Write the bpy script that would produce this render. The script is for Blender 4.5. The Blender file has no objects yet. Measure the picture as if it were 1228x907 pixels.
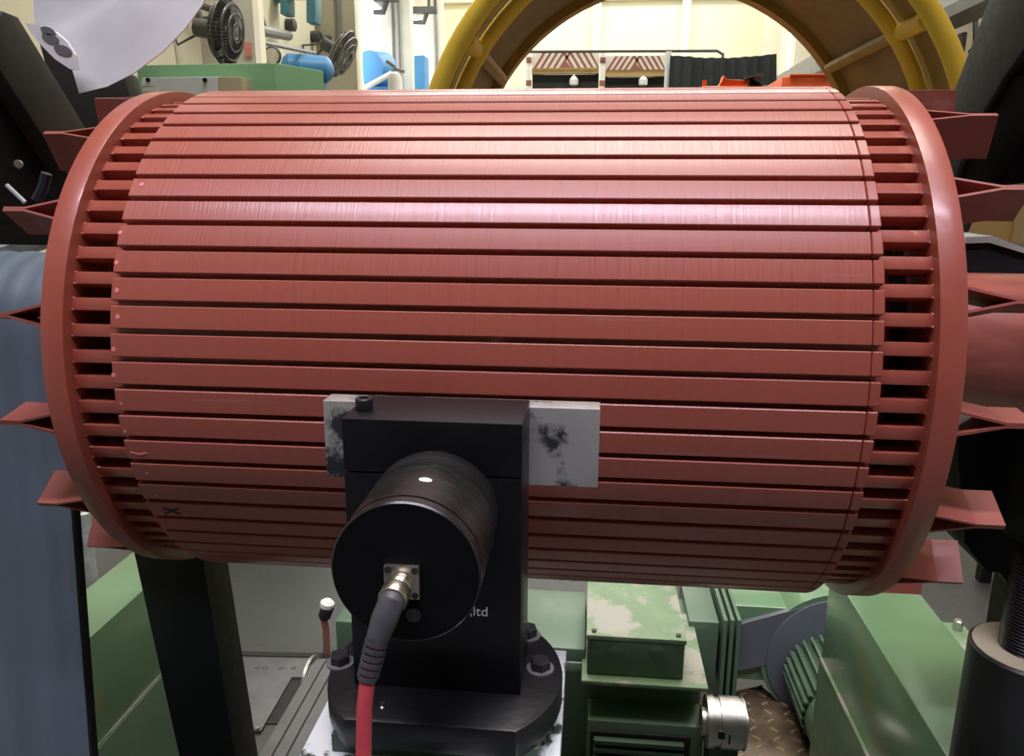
import bpy, bmesh, math, random
from mathutils import Vector, Matrix
random.seed(7)
sc = bpy.context.scene
COL = sc.collection
PI = math.pi
ZA = 1.28            # height of the rotor axis above the floor (axis runs along X)

# ------------------------------------------------------------------ camera
W, H, F = 1228, 907, 950.0
CAM = Vector((0.0756, -0.8977, ZA + 0.1718))
yaw, pitch, roll = -0.0999, 0.24, 0.004
fw = Vector((math.sin(yaw)*math.cos(pitch), math.cos(yaw)*math.cos(pitch), -math.sin(pitch)))
r0 = Vector((math.cos(yaw), -math.sin(yaw), 0)); u0 = r0.cross(fw)
RT = r0*math.cos(roll) + u0*math.sin(roll); UP = u0*math.cos(roll) - r0*math.sin(roll)
cd = bpy.data.cameras.new('camera'); cam = bpy.data.objects.new('camera', cd); COL.objects.link(cam)
cd.sensor_fit = 'HORIZONTAL'; cd.sensor_width = 36; cd.lens = F/W*36; cd.clip_start = 0.02; cd.clip_end = 200
cam.matrix_world = Matrix(((RT.x, UP.x, -fw.x, CAM.x), (RT.y, UP.y, -fw.y, CAM.y), (RT.z, UP.z, -fw.z, CAM.z), (0, 0, 0, 1)))
sc.camera = cam

def at(px, py, x=None, y=None, z=None):
    """world point seen at pixel (px, py) on the plane X=x, Y=y or Z=z"""
    d = fw + RT*((px-W/2)/F) + UP*((H/2-py)/F)
    t = (x-CAM.x)/d.x if x is not None else (y-CAM.y)/d.y if y is not None else (z-CAM.z)/d.z
    return CAM + d*t

# ------------------------------------------------------------------ world, lights, exposure
wd = bpy.data.worlds.new('world'); sc.world = wd; wd.use_nodes = True
wd.node_tree.nodes['Background'].inputs[0].default_value = (0.75, 0.85, 1, 1)
wd.node_tree.nodes['Background'].inputs[1].default_value = 0.3
sc.view_settings.view_transform = 'Standard'; sc.view_settings.look = 'None'
sc.view_settings.exposure = 0.0; sc.view_settings.gamma = 1; sc.view_settings.use_curve_mapping = False

def area(name, loc, sx, sy, power, col, spread=180):
    l = bpy.data.lights.new(name, 'AREA'); l.shape = 'RECTANGLE'; l.size = sx; l.size_y = sy
    l.energy = power; l.color = col; l.spread = math.radians(spread)
    o = bpy.data.objects.new(name, l); COL.objects.link(o); o.location = loc
    return o
CZ = 6.6             # ceiling height
# rows of roof lights across the hall (out of view above), spaced along the hall
area('roof_light', (0.15, -2.45, CZ-.08), 5.4, 0.26, 170, (0.86, 0.81, 1.0), 85)
area('roof_light', (0.15, 1.1, CZ-.08), 3.8, 2.6, 80, (1.0, 0.93, 0.86), 75)
area('roof_light', (0.2, 5.6, CZ-.08), 6.4, 0.8, 230, (1.0, 0.97, 0.9), 100)
area('roof_light', (0.2, 9.5, CZ-.08), 6.4, 0.8, 300, (1.0, 0.97, 0.88))
area('roof_light', (0.2, 13.5, CZ-.08), 6.4, 0.8, 290, (1.0, 0.97, 0.88))
area('roof_light', (0.2, 16.2, CZ-.08), 6.4, 0.8, 230, (1.0, 0.97, 0.88))

# ------------------------------------------------------------------ materials
MATS = {}
def mat(name, col, rough=0.5, metal=0.0, var=0.12, vscale=6.0, bump=0.0, bscale=60.0, stretch=(1, 1, 1),
        wear=None, wear_at=0.6, wscale=8.0, wstretch=(1, 1, 1), wrough=None, wmetal=0.0, emit=0.0, rvar=0.15, coat=0.0, spec=None, world=False):
    m = bpy.data.materials.new(name); m.use_nodes = True; MATS[name] = m
    nt = m.node_tree; N = nt.nodes; L = nt.links; b = N['Principled BSDF']
    tc = N.new('ShaderNodeTexCoord')
    mp = N.new('ShaderNodeMapping'); mp.inputs['Scale'].default_value = stretch
    if world:
        ge = N.new('ShaderNodeNewGeometry'); L.new(ge.outputs['Position'], mp.inputs['Vector'])
    else: L.new(tc.outputs['Object'], mp.inputs['Vector'])
    n1 = N.new('ShaderNodeTexNoise'); n1.inputs['Scale'].default_value = vscale; n1.inputs['Detail'].default_value = 5
    L.new(mp.outputs[0], n1.inputs['Vector'])
    c1 = [max(0, c*(1-var)) for c in col] + [1]; c2 = [min(1, c*(1+var)) for c in col] + [1]
    rp = N.new('ShaderNodeValToRGB'); rp.color_ramp.elements[0].position = .3; rp.color_ramp.elements[1].position = .7
    rp.color_ramp.elements[0].color = c1; rp.color_ramp.elements[1].color = c2
    L.new(n1.outputs['Fac'], rp.inputs[0]); cout = rp.outputs[0]
    mr = N.new('ShaderNodeMapRange'); mr.inputs['To Min'].default_value = max(.03, rough-rvar*rough); mr.inputs['To Max'].default_value = min(1, rough+rvar*rough)
    mr.inputs['From Min'].default_value = .3; mr.inputs['From Max'].default_value = .7
    n2 = N.new('ShaderNodeTexNoise'); n2.inputs['Scale'].default_value = bscale; n2.inputs['Detail'].default_value = 6
    L.new(mp.outputs[0], n2.inputs['Vector']); L.new(n2.outputs['Fac'], mr.inputs[0]); rout = mr.outputs[0]
    mout = None
    if wear is not None:
        m3 = N.new('ShaderNodeMapping'); m3.inputs['Scale'].default_value = wstretch
        if world: L.new(ge.outputs['Position'], m3.inputs['Vector'])
        else: L.new(tc.outputs['Object'], m3.inputs['Vector'])
        oi = N.new('ShaderNodeObjectInfo'); ad = N.new('ShaderNodeVectorMath'); ad.operation = 'ADD'
        sc_ = N.new('ShaderNodeVectorMath'); sc_.operation = 'SCALE'; sc_.inputs['Scale'].default_value = 0.0 if world else 13.0
        cx = N.new('ShaderNodeCombineXYZ'); L.new(oi.outputs['Random'], cx.inputs[0]); L.new(oi.outputs['Random'], cx.inputs[1])
        L.new(cx.outputs[0], sc_.inputs[0]); L.new(m3.outputs[0], ad.inputs[0]); L.new(sc_.outputs[0], ad.inputs[1])
        n3 = N.new('ShaderNodeTexNoise'); n3.inputs['Scale'].default_value = wscale; n3.inputs['Detail'].default_value = 8; n3.inputs['Roughness'].default_value = .65
        L.new(ad.outputs[0], n3.inputs['Vector'])
        r3 = N.new('ShaderNodeValToRGB'); r3.color_ramp.elements[0].position = wear_at; r3.color_ramp.elements[1].position = min(1, wear_at+.05)
        L.new(n3.outputs['Fac'], r3.inputs[0])
        mx = N.new('ShaderNodeMix'); mx.data_type = 'RGBA'; L.new(r3.outputs[0], mx.inputs[0]); L.new(cout, mx.inputs[6]); mx.inputs[7].default_value = list(wear)+[1]
        cout = mx.outputs[2]
        if wrough is not None:
            mq = N.new('ShaderNodeMix'); L.new(r3.outputs[0], mq.inputs[0]); L.new(rout, mq.inputs[2]); mq.inputs[3].default_value = wrough; rout = mq.outputs[0]
        if wmetal:
            mm = N.new('ShaderNodeMath'); mm.operation = 'MULTIPLY'; L.new(r3.outputs[0], mm.inputs[0]); mm.inputs[1].default_value = wmetal; mout = mm.outputs[0]
    L.new(cout, b.inputs['Base Color']); L.new(rout, b.inputs['Roughness'])
    b.inputs['Metallic'].default_value = metal
    if mout: L.new(mout, b.inputs['Metallic'])
    if coat: b.inputs['Coat Weight'].default_value = coat; b.inputs['Coat Roughness'].default_value = .16
    if spec is not None: b.inputs['Specular IOR Level'].default_value = spec
    if bump:
        bp = N.new('ShaderNodeBump'); bp.inputs['Strength'].default_value = bump; bp.inputs['Distance'].default_value = .002
        L.new(n2.outputs['Fac'], bp.inputs['Height']); L.new(bp.outputs[0], b.inputs['Normal'])
        if coat: L.new(bp.outputs[0], b.inputs['Coat Normal'])
    if emit:
        L.new(cout, b.inputs['Emission Color']); b.inputs['Emission Strength'].default_value = emit
    return m

mat('red_tooth', (0.365, 0.09, 0.058), .38, var=.05, vscale=3, bump=.10, bscale=9, stretch=(55, 1.2, 1.2), rvar=.3, coat=.28,
    wear=(0.30, 0.17, 0.15), wear_at=.655, wscale=3, wstretch=(1.2, 26, 26), wrough=.4, spec=.6)
mat('red_paint', (0.35, 0.082, 0.052), .38, coat=.25, var=.1, vscale=9, bump=.05, bscale=120, spec=.55)
mat('red_bar', (0.35, 0.082, 0.052), .32, coat=.2, var=.1, vscale=20, bump=.05, bscale=120, wear=(0.55, 0.3, 0.22), wear_at=.66, wscale=20, spec=.6)
mat('red_fin', (0.28, 0.075, 0.055), .42, var=.2, vscale=14, bump=.05, bscale=90, wear=(0.36, 0.17, 0.12), wear_at=.62, wscale=9)
mat('red_shaft', (0.30, 0.085, 0.06), .33, var=.25, vscale=14, stretch=(1, 4, 4), bump=.08, bscale=40)
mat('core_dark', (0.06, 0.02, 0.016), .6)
mat('pink_mark', (0.85, 0.25, 0.25), .5)
mat('black_mark', (0.02, 0.02, 0.02), .6)
mat('black_block', (0.005, 0.0055, 0.007), .4, var=.3, vscale=20, bump=.05, bscale=300, wear=(0.02, 0.021, 0.023), wear_at=.72, wscale=30, spec=.35)
mat('black_sensor', (0.014, 0.014, 0.013), .28, var=.4, vscale=14, stretch=(1, 6, 1), rvar=.4, wear=(0.1, 0.095, 0.08), wear_at=.70, wscale=9, spec=.6)
mat('black_face', (0.003, 0.003, 0.0035), .6, spec=.15)
mat('black_base', (0.009, 0.01, 0.011), .38, var=.4, vscale=25, bump=.15, bscale=150, wear=(0.2, 0.2, 0.2), wear_at=.73, wscale=26)
mat('bolt_black', (0.05, 0.05, 0.052), .42, metal=.6, var=.3)
mat('steel', (0.55, 0.55, 0.51), .36, metal=.6, var=.12, vscale=18, bump=.06, bscale=120, wear=(0.05, 0.052, 0.052), wear_at=.545, wscale=9, wrough=.5)
mat('bright_steel', (0.55, 0.545, 0.51), .36, metal=1, var=.1, vscale=30)
mat('nickel', (0.62, 0.58, 0.49), .33, metal=1, var=.15, vscale=90)
mat('rubber', (0.05, 0.052, 0.058), .5, var=.2, vscale=80)
mat('red_cable', (0.48, 0.055, 0.07), .42, var=.1, vscale=60)
mat('white_print', (0.85, 0.85, 0.85), .6, var=.02)
mat('white_worn', (0.62, 0.66, 0.66), .5, var=.1, vscale=20, wear=(0.035, 0.05, 0.04), wear_at=.5, wscale=26, wrough=.45)
mat('green_dark', (0.05, 0.085, 0.055), .45, var=.2, vscale=10)
mat('green_machine', (0.095, 0.155, 0.1), .34, var=.12, vscale=5, bump=.04, bscale=40, wear=(0.08, 0.12, 0.08), wear_at=.74, wscale=14)
mat('green_bed', (0.14, 0.255, 0.14), .22, var=.1, vscale=5, bump=.03, bscale=40, wear=(0.19, 0.25, 0.12), wear_at=.6, wscale=4)
mat('green_box', (0.11, 0.19, 0.115), .42, var=.15, vscale=10)
mat('green_lid', (0.17, 0.265, 0.145), .42, var=.12, vscale=14, wear=(0.33, 0.33, 0.27), wear_at=.5, wscale=6)
mat('blower_grey', (0.13, 0.145, 0.17), .5, var=.12, vscale=6)
mat('belt_blue', (0.095, 0.125, 0.15), .55, var=.14, vscale=3, stretch=(10, .5, .5), bump=.05, bscale=160)
mat('belt_grey', (0.12, 0.12, 0.128), .45, var=.15, vscale=20)
mat('arm_grey', (0.022, 0.027, 0.036), .55, spec=.35, var=.2, vscale=6, bump=.05, bscale=120)
mat('arm_warm', (0.035, 0.033, 0.028), .6, spec=.3, var=.25, vscale=5)
mat('black_paint', (0.008, 0.008, 0.009), .65, var=.3, vscale=10, spec=.2)
mat('post_black', (0.009, 0.011, 0.011), .55, var=.3, vscale=5, spec=.3)
mat('guard_steel', (0.76, 0.78, 0.77), .4, metal=.0, var=.12, vscale=4)
mat('hole_dark', (0.16, 0.16, 0.16), .6)
mat('worn_edge', (0.45, 0.5, 0.46), .5, var=.25, vscale=25)
mat('yellow', (1.0, 0.66, 0.08), .38, var=.08, vscale=4)
mat('khaki', (0.27, 0.185, 0.07), .5, var=.22, vscale=3, wear=(0.4, 0.36, 0.25), wear_at=.74, wscale=7)
mat('khaki_rail', (0.42, 0.27, 0.07), .5, var=.15, vscale=6)
mat('concrete', (0.062, 0.066, 0.063), .48, var=.14, vscale=2.2, bump=.05, bscale=50, wear=(0.2, 0.2, 0.19), wear_at=.73, wscale=7, world=True)
mat('plate_steel', (0.11, 0.115, 0.115), .5, metal=.3, var=.2, vscale=12, bump=.3, bscale=90)
mat('pit_dark', (0.012, 0.012, 0.012), .7)
mat('brown_lug', (0.26, 0.2, 0.13), .4, metal=.3, var=.2)
mat('black_matte', (0.003, 0.003, 0.0035), .9, spec=.05)
mat('checker', (0.13, 0.095, 0.06), .45, metal=.4, var=.3, vscale=30)
mat('cream_wall', (0.80, 0.76, 0.58), .7, var=.04, vscale=1.5)
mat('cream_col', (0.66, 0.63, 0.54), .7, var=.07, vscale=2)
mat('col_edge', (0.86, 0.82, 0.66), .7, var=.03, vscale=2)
mat('roof_grey', (0.30, 0.30, 0.30), .8, var=.03)
mat('window_light', (0.92, 0.96, 1.0), .5, var=.01, emit=2.2)
mat('cabinet_green', (0.25, 0.5, 0.27), .4, var=.06, vscale=3)
mat('panel_grey', (0.62, 0.66, 0.66), .45, var=.03)
mat('panel_tan', (0.48, 0.42, 0.28), .5, var=.04)
mat('fan_dark', (0.06, 0.06, 0.06), .5, var=.2)
mat('fan_wire', (0.22, 0.22, 0.22), .45, metal=.4)
mat('blue', (0.06, 0.25, 0.55), .45, var=.12, vscale=3)
mat('teal', (0.06, 0.2, 0.27), .5, var=.15)
mat('pipe_grey', (0.25, 0.25, 0.24), .5, var=.1)
mat('white_paint', (0.85, 0.85, 0.83), .5, var=.04)
mat('chevron_white', (0.78, 0.72, 0.66), .6, var=.06)
mat('chevron_red', (0.30, 0.12, 0.09), .6, var=.1)
mat('tan_beam', (0.55, 0.37, 0.17), .55, var=.1)
mat('curtain', (0.022, 0.026, 0.03), .8, var=.2, vscale=5)
mat('dark_void', (0.02, 0.022, 0.025), .8)
mat('orange', (0.75, 0.13, 0.04), .45, var=.1)
mat('cardboard', (0.50, 0.31, 0.12), .7, var=.08, vscale=4)
mat('sign_red', (0.75, 0.3, 0.25), .6)

# ------------------------------------------------------------------ mesh builder
class MB:
    def __init__(s): s.v = []; s.f = []
    def add(s, vs, fs, M=None):
        o = len(s.v)
        s.v += [tuple(M @ Vector(v)) if M else tuple(v) for v in vs]
        s.f += [tuple(i+o for i in f) for f in fs]; return s
    def box(s, a, b, M=None):
        (x0, y0, z0), (x1, y1, z1) = a, b
        v = [(x0, y0, z0), (x1, y0, z0), (x1, y1, z0), (x0, y1, z0), (x0, y0, z1), (x1, y0, z1), (x1, y1, z1), (x0, y1, z1)]
        return s.add(v, [(0, 3, 2, 1), (4, 5, 6, 7), (0, 1, 5, 4), (1, 2, 6, 5), (2, 3, 7, 6), (3, 0, 4, 7)], M)
    def prism(s, poly, axis, a, b, M=None):
        """polygon in the plane normal to axis, extruded a..b ; poly coords (u,v) = the two other axes in order"""
        def P(u, v, t): return {'x': (t, u, v), 'y': (u, t, v), 'z': (u, v, t)}[axis]
        n = len(poly); v = [P(*p, a) for p in poly] + [P(*p, b) for p in poly]
        f = [tuple(range(n)), tuple(range(2*n-1, n-1, -1))] + [(i, i+n, (i+1) % n+n, (i+1) % n) for i in range(n)]
        return s.add(v, f, M)
    def lathe(s, prof, p0, p1, n=32, closed=False):
        """profile [(t, r)] with t in metres along p0->p1"""
        p0, p1 = Vector(p0), Vector(p1); d = (p1-p0).normalized()
        a = d.orthogonal().normalized(); b = d.cross(a); v = []; f = []
        for t, r in prof:
            for k in range(n):
                an = 2*PI*k/n; v.append(p0+d*t+(a*math.cos(an)+b*math.sin(an))*r)
        m = len(prof)
        for i in range(m if closed else m-1):
            j = (i+1) % m
            for k in range(n): f.append((i*n+k, i*n+(k+1) % n, j*n+(k+1) % n, j*n+k))
        if not closed:
            f.append(tuple(range(n-1, -1, -1))); f.append(tuple(range((m-1)*n, m*n)))
        return s.add(v, f)
    def cyl(s, p0, p1, r, r2=None, n=24):
        return s.lathe([(0, r), ((Vector(p1)-Vector(p0)).length, r if r2 is None else r2)], p0, p1, n)
    def tube(s, pts, r, n=10, closed=False):
        pts = [Vector(p) for p in pts]; m = len(pts); v = []; f = []; ref = None
        for i, p in enumerate(pts):
            q0 = pts[i-1] if (i > 0 or closed) else p; q1 = pts[(i+1) % m] if (i < m-1 or closed) else p
            d = (q1-q0).normalized()
            if ref is None: ref = d.orthogonal().normalized()
            a = (ref - d*ref.dot(d)).normalized(); ref = a; b = d.cross(a)
            rr = r[i] if isinstance(r, (list, tuple)) else r
            for k in range(n): v.append(p+(a*math.cos(2*PI*k/n)+b*math.sin(2*PI*k/n))*rr)
        for i in range(m if closed else m-1):
            j = (i+1) % m
            for k in range(n): f.append((i*n+k, i*n+(k+1) % n, j*n+(k+1) % n, j*n+k))
        if not closed: f.append(tuple(range(n-1, -1, -1))); f.append(tuple(range((m-1)*n, m*n)))
        return s.add(v, f)
    def mesh(s, name, m, bevel=0, smooth=True, seg=2):
        me = bpy.data.meshes.new(name); me.from_pydata(s.v, [], s.f); me.validate()
        bm = bmesh.new(); bm.from_mesh(me); bmesh.ops.recalc_face_normals(bm, faces=bm.faces)
        if bevel:
            es = [e for e in bm.edges if len(e.link_faces) == 2 and e.calc_face_angle(0) > .6]
            bmesh.ops.bevel(bm, geom=es, offset=bevel, segments=seg, profile=.6, affect='EDGES', clamp_overlap=True)
        bm.to_mesh(me); bm.free()
        me.materials.append(MATS[m])
        if smooth:
            me.polygons.foreach_set('use_smooth', [True]*len(me.polygons))
            try: me.set_sharp_from_angle(angle=math.radians(32))
            except Exception: pass
        return me
    def build(s, name, m, parent=None, bevel=0, smooth=True, seg=2):
        return put(name, s.mesh(name, m, bevel, smooth, seg), parent)

def put(name, me, parent=None):
    o = bpy.data.objects.new(name, me); COL.objects.link(o)
    if parent: attach(o, parent)
    return o
def attach(o, p):
    o.parent = p
    q = p; T = Vector((0, 0, 0))
    while q: T += q.location; T += q.matrix_parent_inverse.translation if q.parent else Vector((0, 0, 0)); q = q.parent
    o.matrix_parent_inverse = Matrix.Translation(-T)
def tag(o, label, cat, group=None):
    o['label'] = label; o['category'] = cat
    if group: o['group'] = group
    return o
def thing(name, label, cat, loc, group=None):
    o = bpy.data.objects.new(name, None); COL.objects.link(o); o.location = loc; o.empty_display_size = .05
    return tag(o, label, cat, group)
def struct(o): o['kind'] = 'structure'; return o
def B(): return MB()
def rx(t): return Matrix.Rotation(t, 4, 'X')

# ------------------------------------------------------------------ the hall
XL, XR, YB, YF = -3.45, 3.75, 18.0, -9.0
struct(B().box((XL-.2, YF, -.3), (XR+.2, YB+.2, 0)).build('floor', 'concrete', smooth=False))
struct(B().box((XL-.2, YF, CZ), (XR+.2, YB+.2, CZ+.2)).build('ceiling', 'roof_grey', smooth=False))
wl = struct(B().box((XL-.2, YF, 0), (XL, YB, CZ)).build('wall_left', 'cream_wall', smooth=False))
wr = struct(B().box((XR, YF, 0), (XR+.2, YB, CZ)).build('wall_right', 'cream_wall', smooth=False))
wb = struct(B().box((XL-.2, YB, 0), (XR+.2, YB+.2, CZ)).build('wall_back', 'cream_wall', smooth=False))
struct(B().box((XL-.2, YF-.2, 0), (XR+.2, YF, CZ)).build('wall_front', 'pipe_grey', smooth=False))
# columns of the left wall (pilasters, the lit side edge painted in as lighter cream)
for yc in (6.35, 9.5, 12.6, 15.4):
    B().box((XL-.02, yc, 0), (XL+.5, yc+.12, CZ)).build('pilaster', 'cream_col', wl, smooth=False)
    B().box((XL-.02, yc+.121, 0), (XL+.5, yc+.24, CZ)).build('pilaster_lit_edge', 'col_edge', wl, smooth=False)
for yc in [2.2, 5.2, 8.2, 11.2, 14.2, 16.9]:
    B().box((XR-.32, yc-.15, 0), (XR+.02, yc+.15, CZ)).build('pilaster', 'cream_col', wr, smooth=False)
for xc in (-1.9, .03, 1.95): B().box((xc-.09, YB-.14, 0), (xc+.09, YB+.02, CZ)).build('pilaster', 'col_edge', wb, smooth=False)
B().box((XL, YB-.16, 5.35), (XR, YB+.02, 5.55)).build('wall_beam', 'col_edge', wb, smooth=False)
# bright windows in the left wall, between the columns, and slots in the right wall
wn = 1
for (y0, y1, z0, z1) in ((11.0, 12.7, 2.2, 4.2), (14.0, 15.6, 2.2, 4.6)):
    w = struct(B().box((XL-.01, y0, z0), (XL+.02, y1, z1)).build('window_%d' % wn, 'window_light', smooth=False)); wn += 1
    fr = B()
    for (a, b_, c, d_) in ((y0-.06, y1+.06, z1, z1+.08), (y0-.06, y1+.06, z0-.08, z0), (y0-.06, y0, z0, z1), (y1, y1+.06, z0, z1), ((y0+y1)/2-.02, (y0+y1)/2+.02, z0, z1)):
        fr.box((XL-.01, a, c), (XL+.05, b_, d_))
    fr.build('window_frame', 'cream_col', w, smooth=False)
for (y0, y1, z0, z1) in ((12.2, 13.2, 3.7, 4.9), (14.9, 15.9, 3.5, 4.9)):
    w = struct(B().box((XR-.02, y0, z0), (XR+.01, y1, z1)).build('window_%d' % wn, 'window_light', smooth=False)); wn += 1
    fr = B()
    for (a, b_, c, d_) in ((y0-.06, y1+.06, z1, z1+.08), (y0-.06, y1+.06, z0-.08, z0), (y0-.06, y0, z0, z1), (y1, y1+.06, z0, z1)):
        fr.box((XR-.05, a, c), (XR+.01, b_, d_))
    fr.build('window_frame', 'cream_col', w, smooth=False)

# ------------------------------------------------------------------ rotor
N = 70; DT = 2*PI/N; PH = .3147; R = .27; X0, X1 = -.335, .304
rotor = thing('rotor', 'large red-oxide painted motor rotor drum with slotted core and end rings', 'rotor', (0, 0, ZA))
O3 = Vector((0, 0, ZA))
def rput(name, me, th, parent=rotor):
    o = bpy.data.objects.new(name, me); COL.objects.link(o); o.parent = parent; o.rotation_euler = (th, 0, 0); return o
# core under the teeth, in rotor-local coordinates (origin on the axis)
def rb(name, mb, m, **k):
    me = mb.mesh(name, m, **k); return rput(name, me, 0)
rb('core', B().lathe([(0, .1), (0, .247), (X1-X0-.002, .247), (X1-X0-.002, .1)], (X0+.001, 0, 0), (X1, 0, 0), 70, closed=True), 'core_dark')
rb('press_ring', B().lathe([(0, .1), (0, .225), (.02, .225), (.02, .1)], (X1, 0, 0), (X1+.1, 0, 0), 48, closed=True), 'red_paint', bevel=.002)
rb('press_ring', B().lathe([(0, .1), (0, .215), (.012, .215), (.012, .1)], (X0-.012, 0, 0), (X0+.1, 0, 0), 48, closed=True), 'red_paint', bevel=.002)
# tooth: curved outer face between two slots
hw = DT/2 - .0023/R
def arc(r, n=4): return [(-r*math.sin(-hw+2*hw*i/n), r*math.cos(-hw+2*hw*i/n)) for i in range(n+1)]
hb = hw*R/.25*.99
prof = arc(R) + [(-.246*math.sin(hw), .246*math.cos(hw)), (.246*math.sin(hw), .246*math.cos(hw))]
tooth_me = B().prism(prof, 'x', X0, X1-.009).mesh('tooth', 'red_tooth', bevel=.0008, seg=1)
tip_me = B().prism(prof, 'x', X1-.0084, X1, ).mesh('tooth_end', 'red_paint', bevel=.0008, seg=1)
bar_me = B().box((-.386, -.0056, .243), (.354, .0056, .2585)).mesh('rotor_bar', 'red_bar', bevel=.0012)
teeth = []
for k in range(N):
    t = rput('tooth', tooth_me, PH+(k+.5)*DT); teeth.append(t)
    e = bpy.data.objects.new('tooth_end', tip_me); COL.objects.link(e); e.parent = t
    rput('rotor_bar', bar_me, PH+k*DT)
# weld beads where the bars meet the end rings
bead = []
for xs, nm in ((-.3775, 'weld'), (.3455, 'weld')):
    wm = B().lathe([(0, .0005), (.001, .0012), (.0025, .0016), (.004, .0012), (.005, .0005)], (xs-.0025, -.0052, .2575), (xs+.0025, -.0052, .2575), 8).lathe([(0, .0005), (.001, .001), (.0025, .0014), (.004, .001), (.005, .0005)], (xs-.0025, .005, .2575), (xs+.0025, .005, .2575), 8).mesh('weld', 'red_paint')
    for k in range(N): rput('weld', wm, PH+k*DT)
# added dark discs that keep light out of the end spaces behind the rings
for xa in (.352, -.392): rb('light_block_disc', B().lathe([(0, .07), (0, .204), (.006, .204), (.006, .07)], (xa, 0, 0), (xa+.1, 0, 0), 64, closed=True), 'core_dark')
# end rings
er = [rb('end_ring', B().lathe([(0, .205), (0, R), (.021, R), (.021, .205)], (xa, 0, 0), (xa+.1, 0, 0), 128, closed=True), 'red_paint', bevel=.0015) for xa in (-.399, .345)]
# fan blades: folded V plates welded on the outer faces of the end rings
def fin_mesh(sgn, xr, L):
    m = B(); th = .0011
    for s in (-1, 1):
        for (a, b_) in ((0, .62), (.62, 1.0)):
            def off(t): return s*(max(0, 1-t/.62)*.0085 + .0012)
            vs = []
            for dd in (-th, th):
                for t in (a, b_):
                    for rad in (0, 1):
                        rr = .266 if rad else .225
                        xx = xr + sgn*L*t*(1 if rad else 1.06)
                        vs.append((xx, off(t)+dd, rr))
            m.add(vs, [(0, 1, 3, 2), (4, 6, 7, 5), (0, 4, 5, 1), (2, 3, 7, 6), (0, 2, 6, 4), (1, 5, 7, 3)])
    return m.mesh('fan_blade', 'red_fin', smooth=False)
fl, fr_ = fin_mesh(-1, -.399, .053), fin_mesh(1, .366, .060)
for k in range(17):
    rput('fan_blade', fl, math.radians(90-(12.8+k*360/17)))
    rput('fan_blade', fr_, math.radians(90-(18.8+k*360/17)))
# shaft
sh = B().lathe([(0, .05), (.004, .056), (.12, .056), (.121, .082), (.38, .082), (.381, .12), (.43, .125), (1.13, .125), (1.14, .12), (1.18, .12), (1.181, .081), (1.42, .081), (1.424, .06), (1.62, .06), (1.623, .055)], (-.82, 0, 0), (1, 0, 0), 48)
rb('shaft', sh, 'red_shaft')
# paint marks on the left tooth ends
dot_me = B().lathe([(0, .0021), (.0003, .0019)], (0, 0, R-.0001), (0, 0, R+.01), 12).mesh('paint_mark', 'pink_mark')
def mark(px, py, me, sc_=1):
    d = fw + RT*((px-W/2)/F) + UP*((H/2-py)/F); o = CAM-O3
    a = d.y**2+d.z**2; b = o.y*d.y+o.z*d.z; c = o.y**2+o.z**2-R*R
    D = b*b-a*c
    if D < 0: return
    t = (-b-math.sqrt(D))/a; p = o+d*t; th = math.atan2(-p.y, p.z)
    k = int(round((th-PH)/DT-.5)); mo = bpy.data.objects.new('paint_mark', me); COL.objects.link(mo)
    mo.parent = teeth[k]; mo.rotation_euler = (th-(PH+(k+.5)*DT), 0, 0); mo.location = (p.x, 0, 0); mo.scale = (sc_, sc_, 1)
for px, py in ((144, 279), (139.5, 315), (140, 348), (141, 380), (136, 419), (136, 450), (170, 221)): mark(px, py, dot_me)
for px, py in ((145, 484), (150, 518), (176, 568), (187.5, 594), (194, 616)): mark(px, py, dot_me, .6)
arc_me = B()
for i in range(8):
    a0 = -.008+.016*i/8; arc_me.box((a0, -.0008+.0016*abs(i-3.5)/3.5, R-.0001), (a0+.0022, .0008+.0016*abs(i-3.5)/3.5, R+.0004))
mark(167, 545, arc_me.mesh('paint_mark', 'pink_mark'))
xm = B()
for s in (-1, 1):
    xm.box((-.009, -.0012, R-.0001), (.009, .0012, R+.0005), Matrix.Translation((0, 0, 0)) @ Matrix.Rotation(s*.5, 4, 'Z'))
mark(206, 613, xm.mesh('paint_mark', 'black_mark'))

# ------------------------------------------------------------------ sensor stand
ST = thing('sensor_stand', 'black clamp block on bolted round base in front of the rotor', 'stand', (-.03, -.39, 1.094))
bx0, bx1, yF_, yBk = -.0905, .0325, -.398, -.336
zt, zb = 1.2975, 1.093
zs = at(408+5, 566, y=yF_).z
B().box((bx0, yF_, zb), (bx1, yBk, zs-.0006)).build('lower_block', 'black_block', ST, bevel=.0012)
B().box((bx0, yF_, zs+.0006), (bx1, yBk, zt)).build('clamp_cap', 'black_block', ST, bevel=.0012)
B().box((bx0+.004, yF_+.004, zs-.001), (bx1-.004, yBk-.004, zs+.001)).build('gasket', 'rubber', ST)
def cap_bolt(p, r, h, name='cap_bolt'):
    b_ = B().lathe([(0, r*.95), (h*.1, r), (h*.9, r), (h, r*.9), (h, r*.56), (h*.45, r*.54)], p, Vector(p)+Vector((0, 0, 1)), 20).build(name, 'bolt_black', ST)
    B().lathe([(0, r*.5), (.0004, r*.5)], Vector(p)+Vector((0, 0, h*.45)), Vector(p)+Vector((0, 0, 1)), 6).build('hex_socket', 'pit_dark', b_)
c = at(437, 491, z=zt); cap_bolt((c.x, c.y, zt), .0062, .0085)
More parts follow.
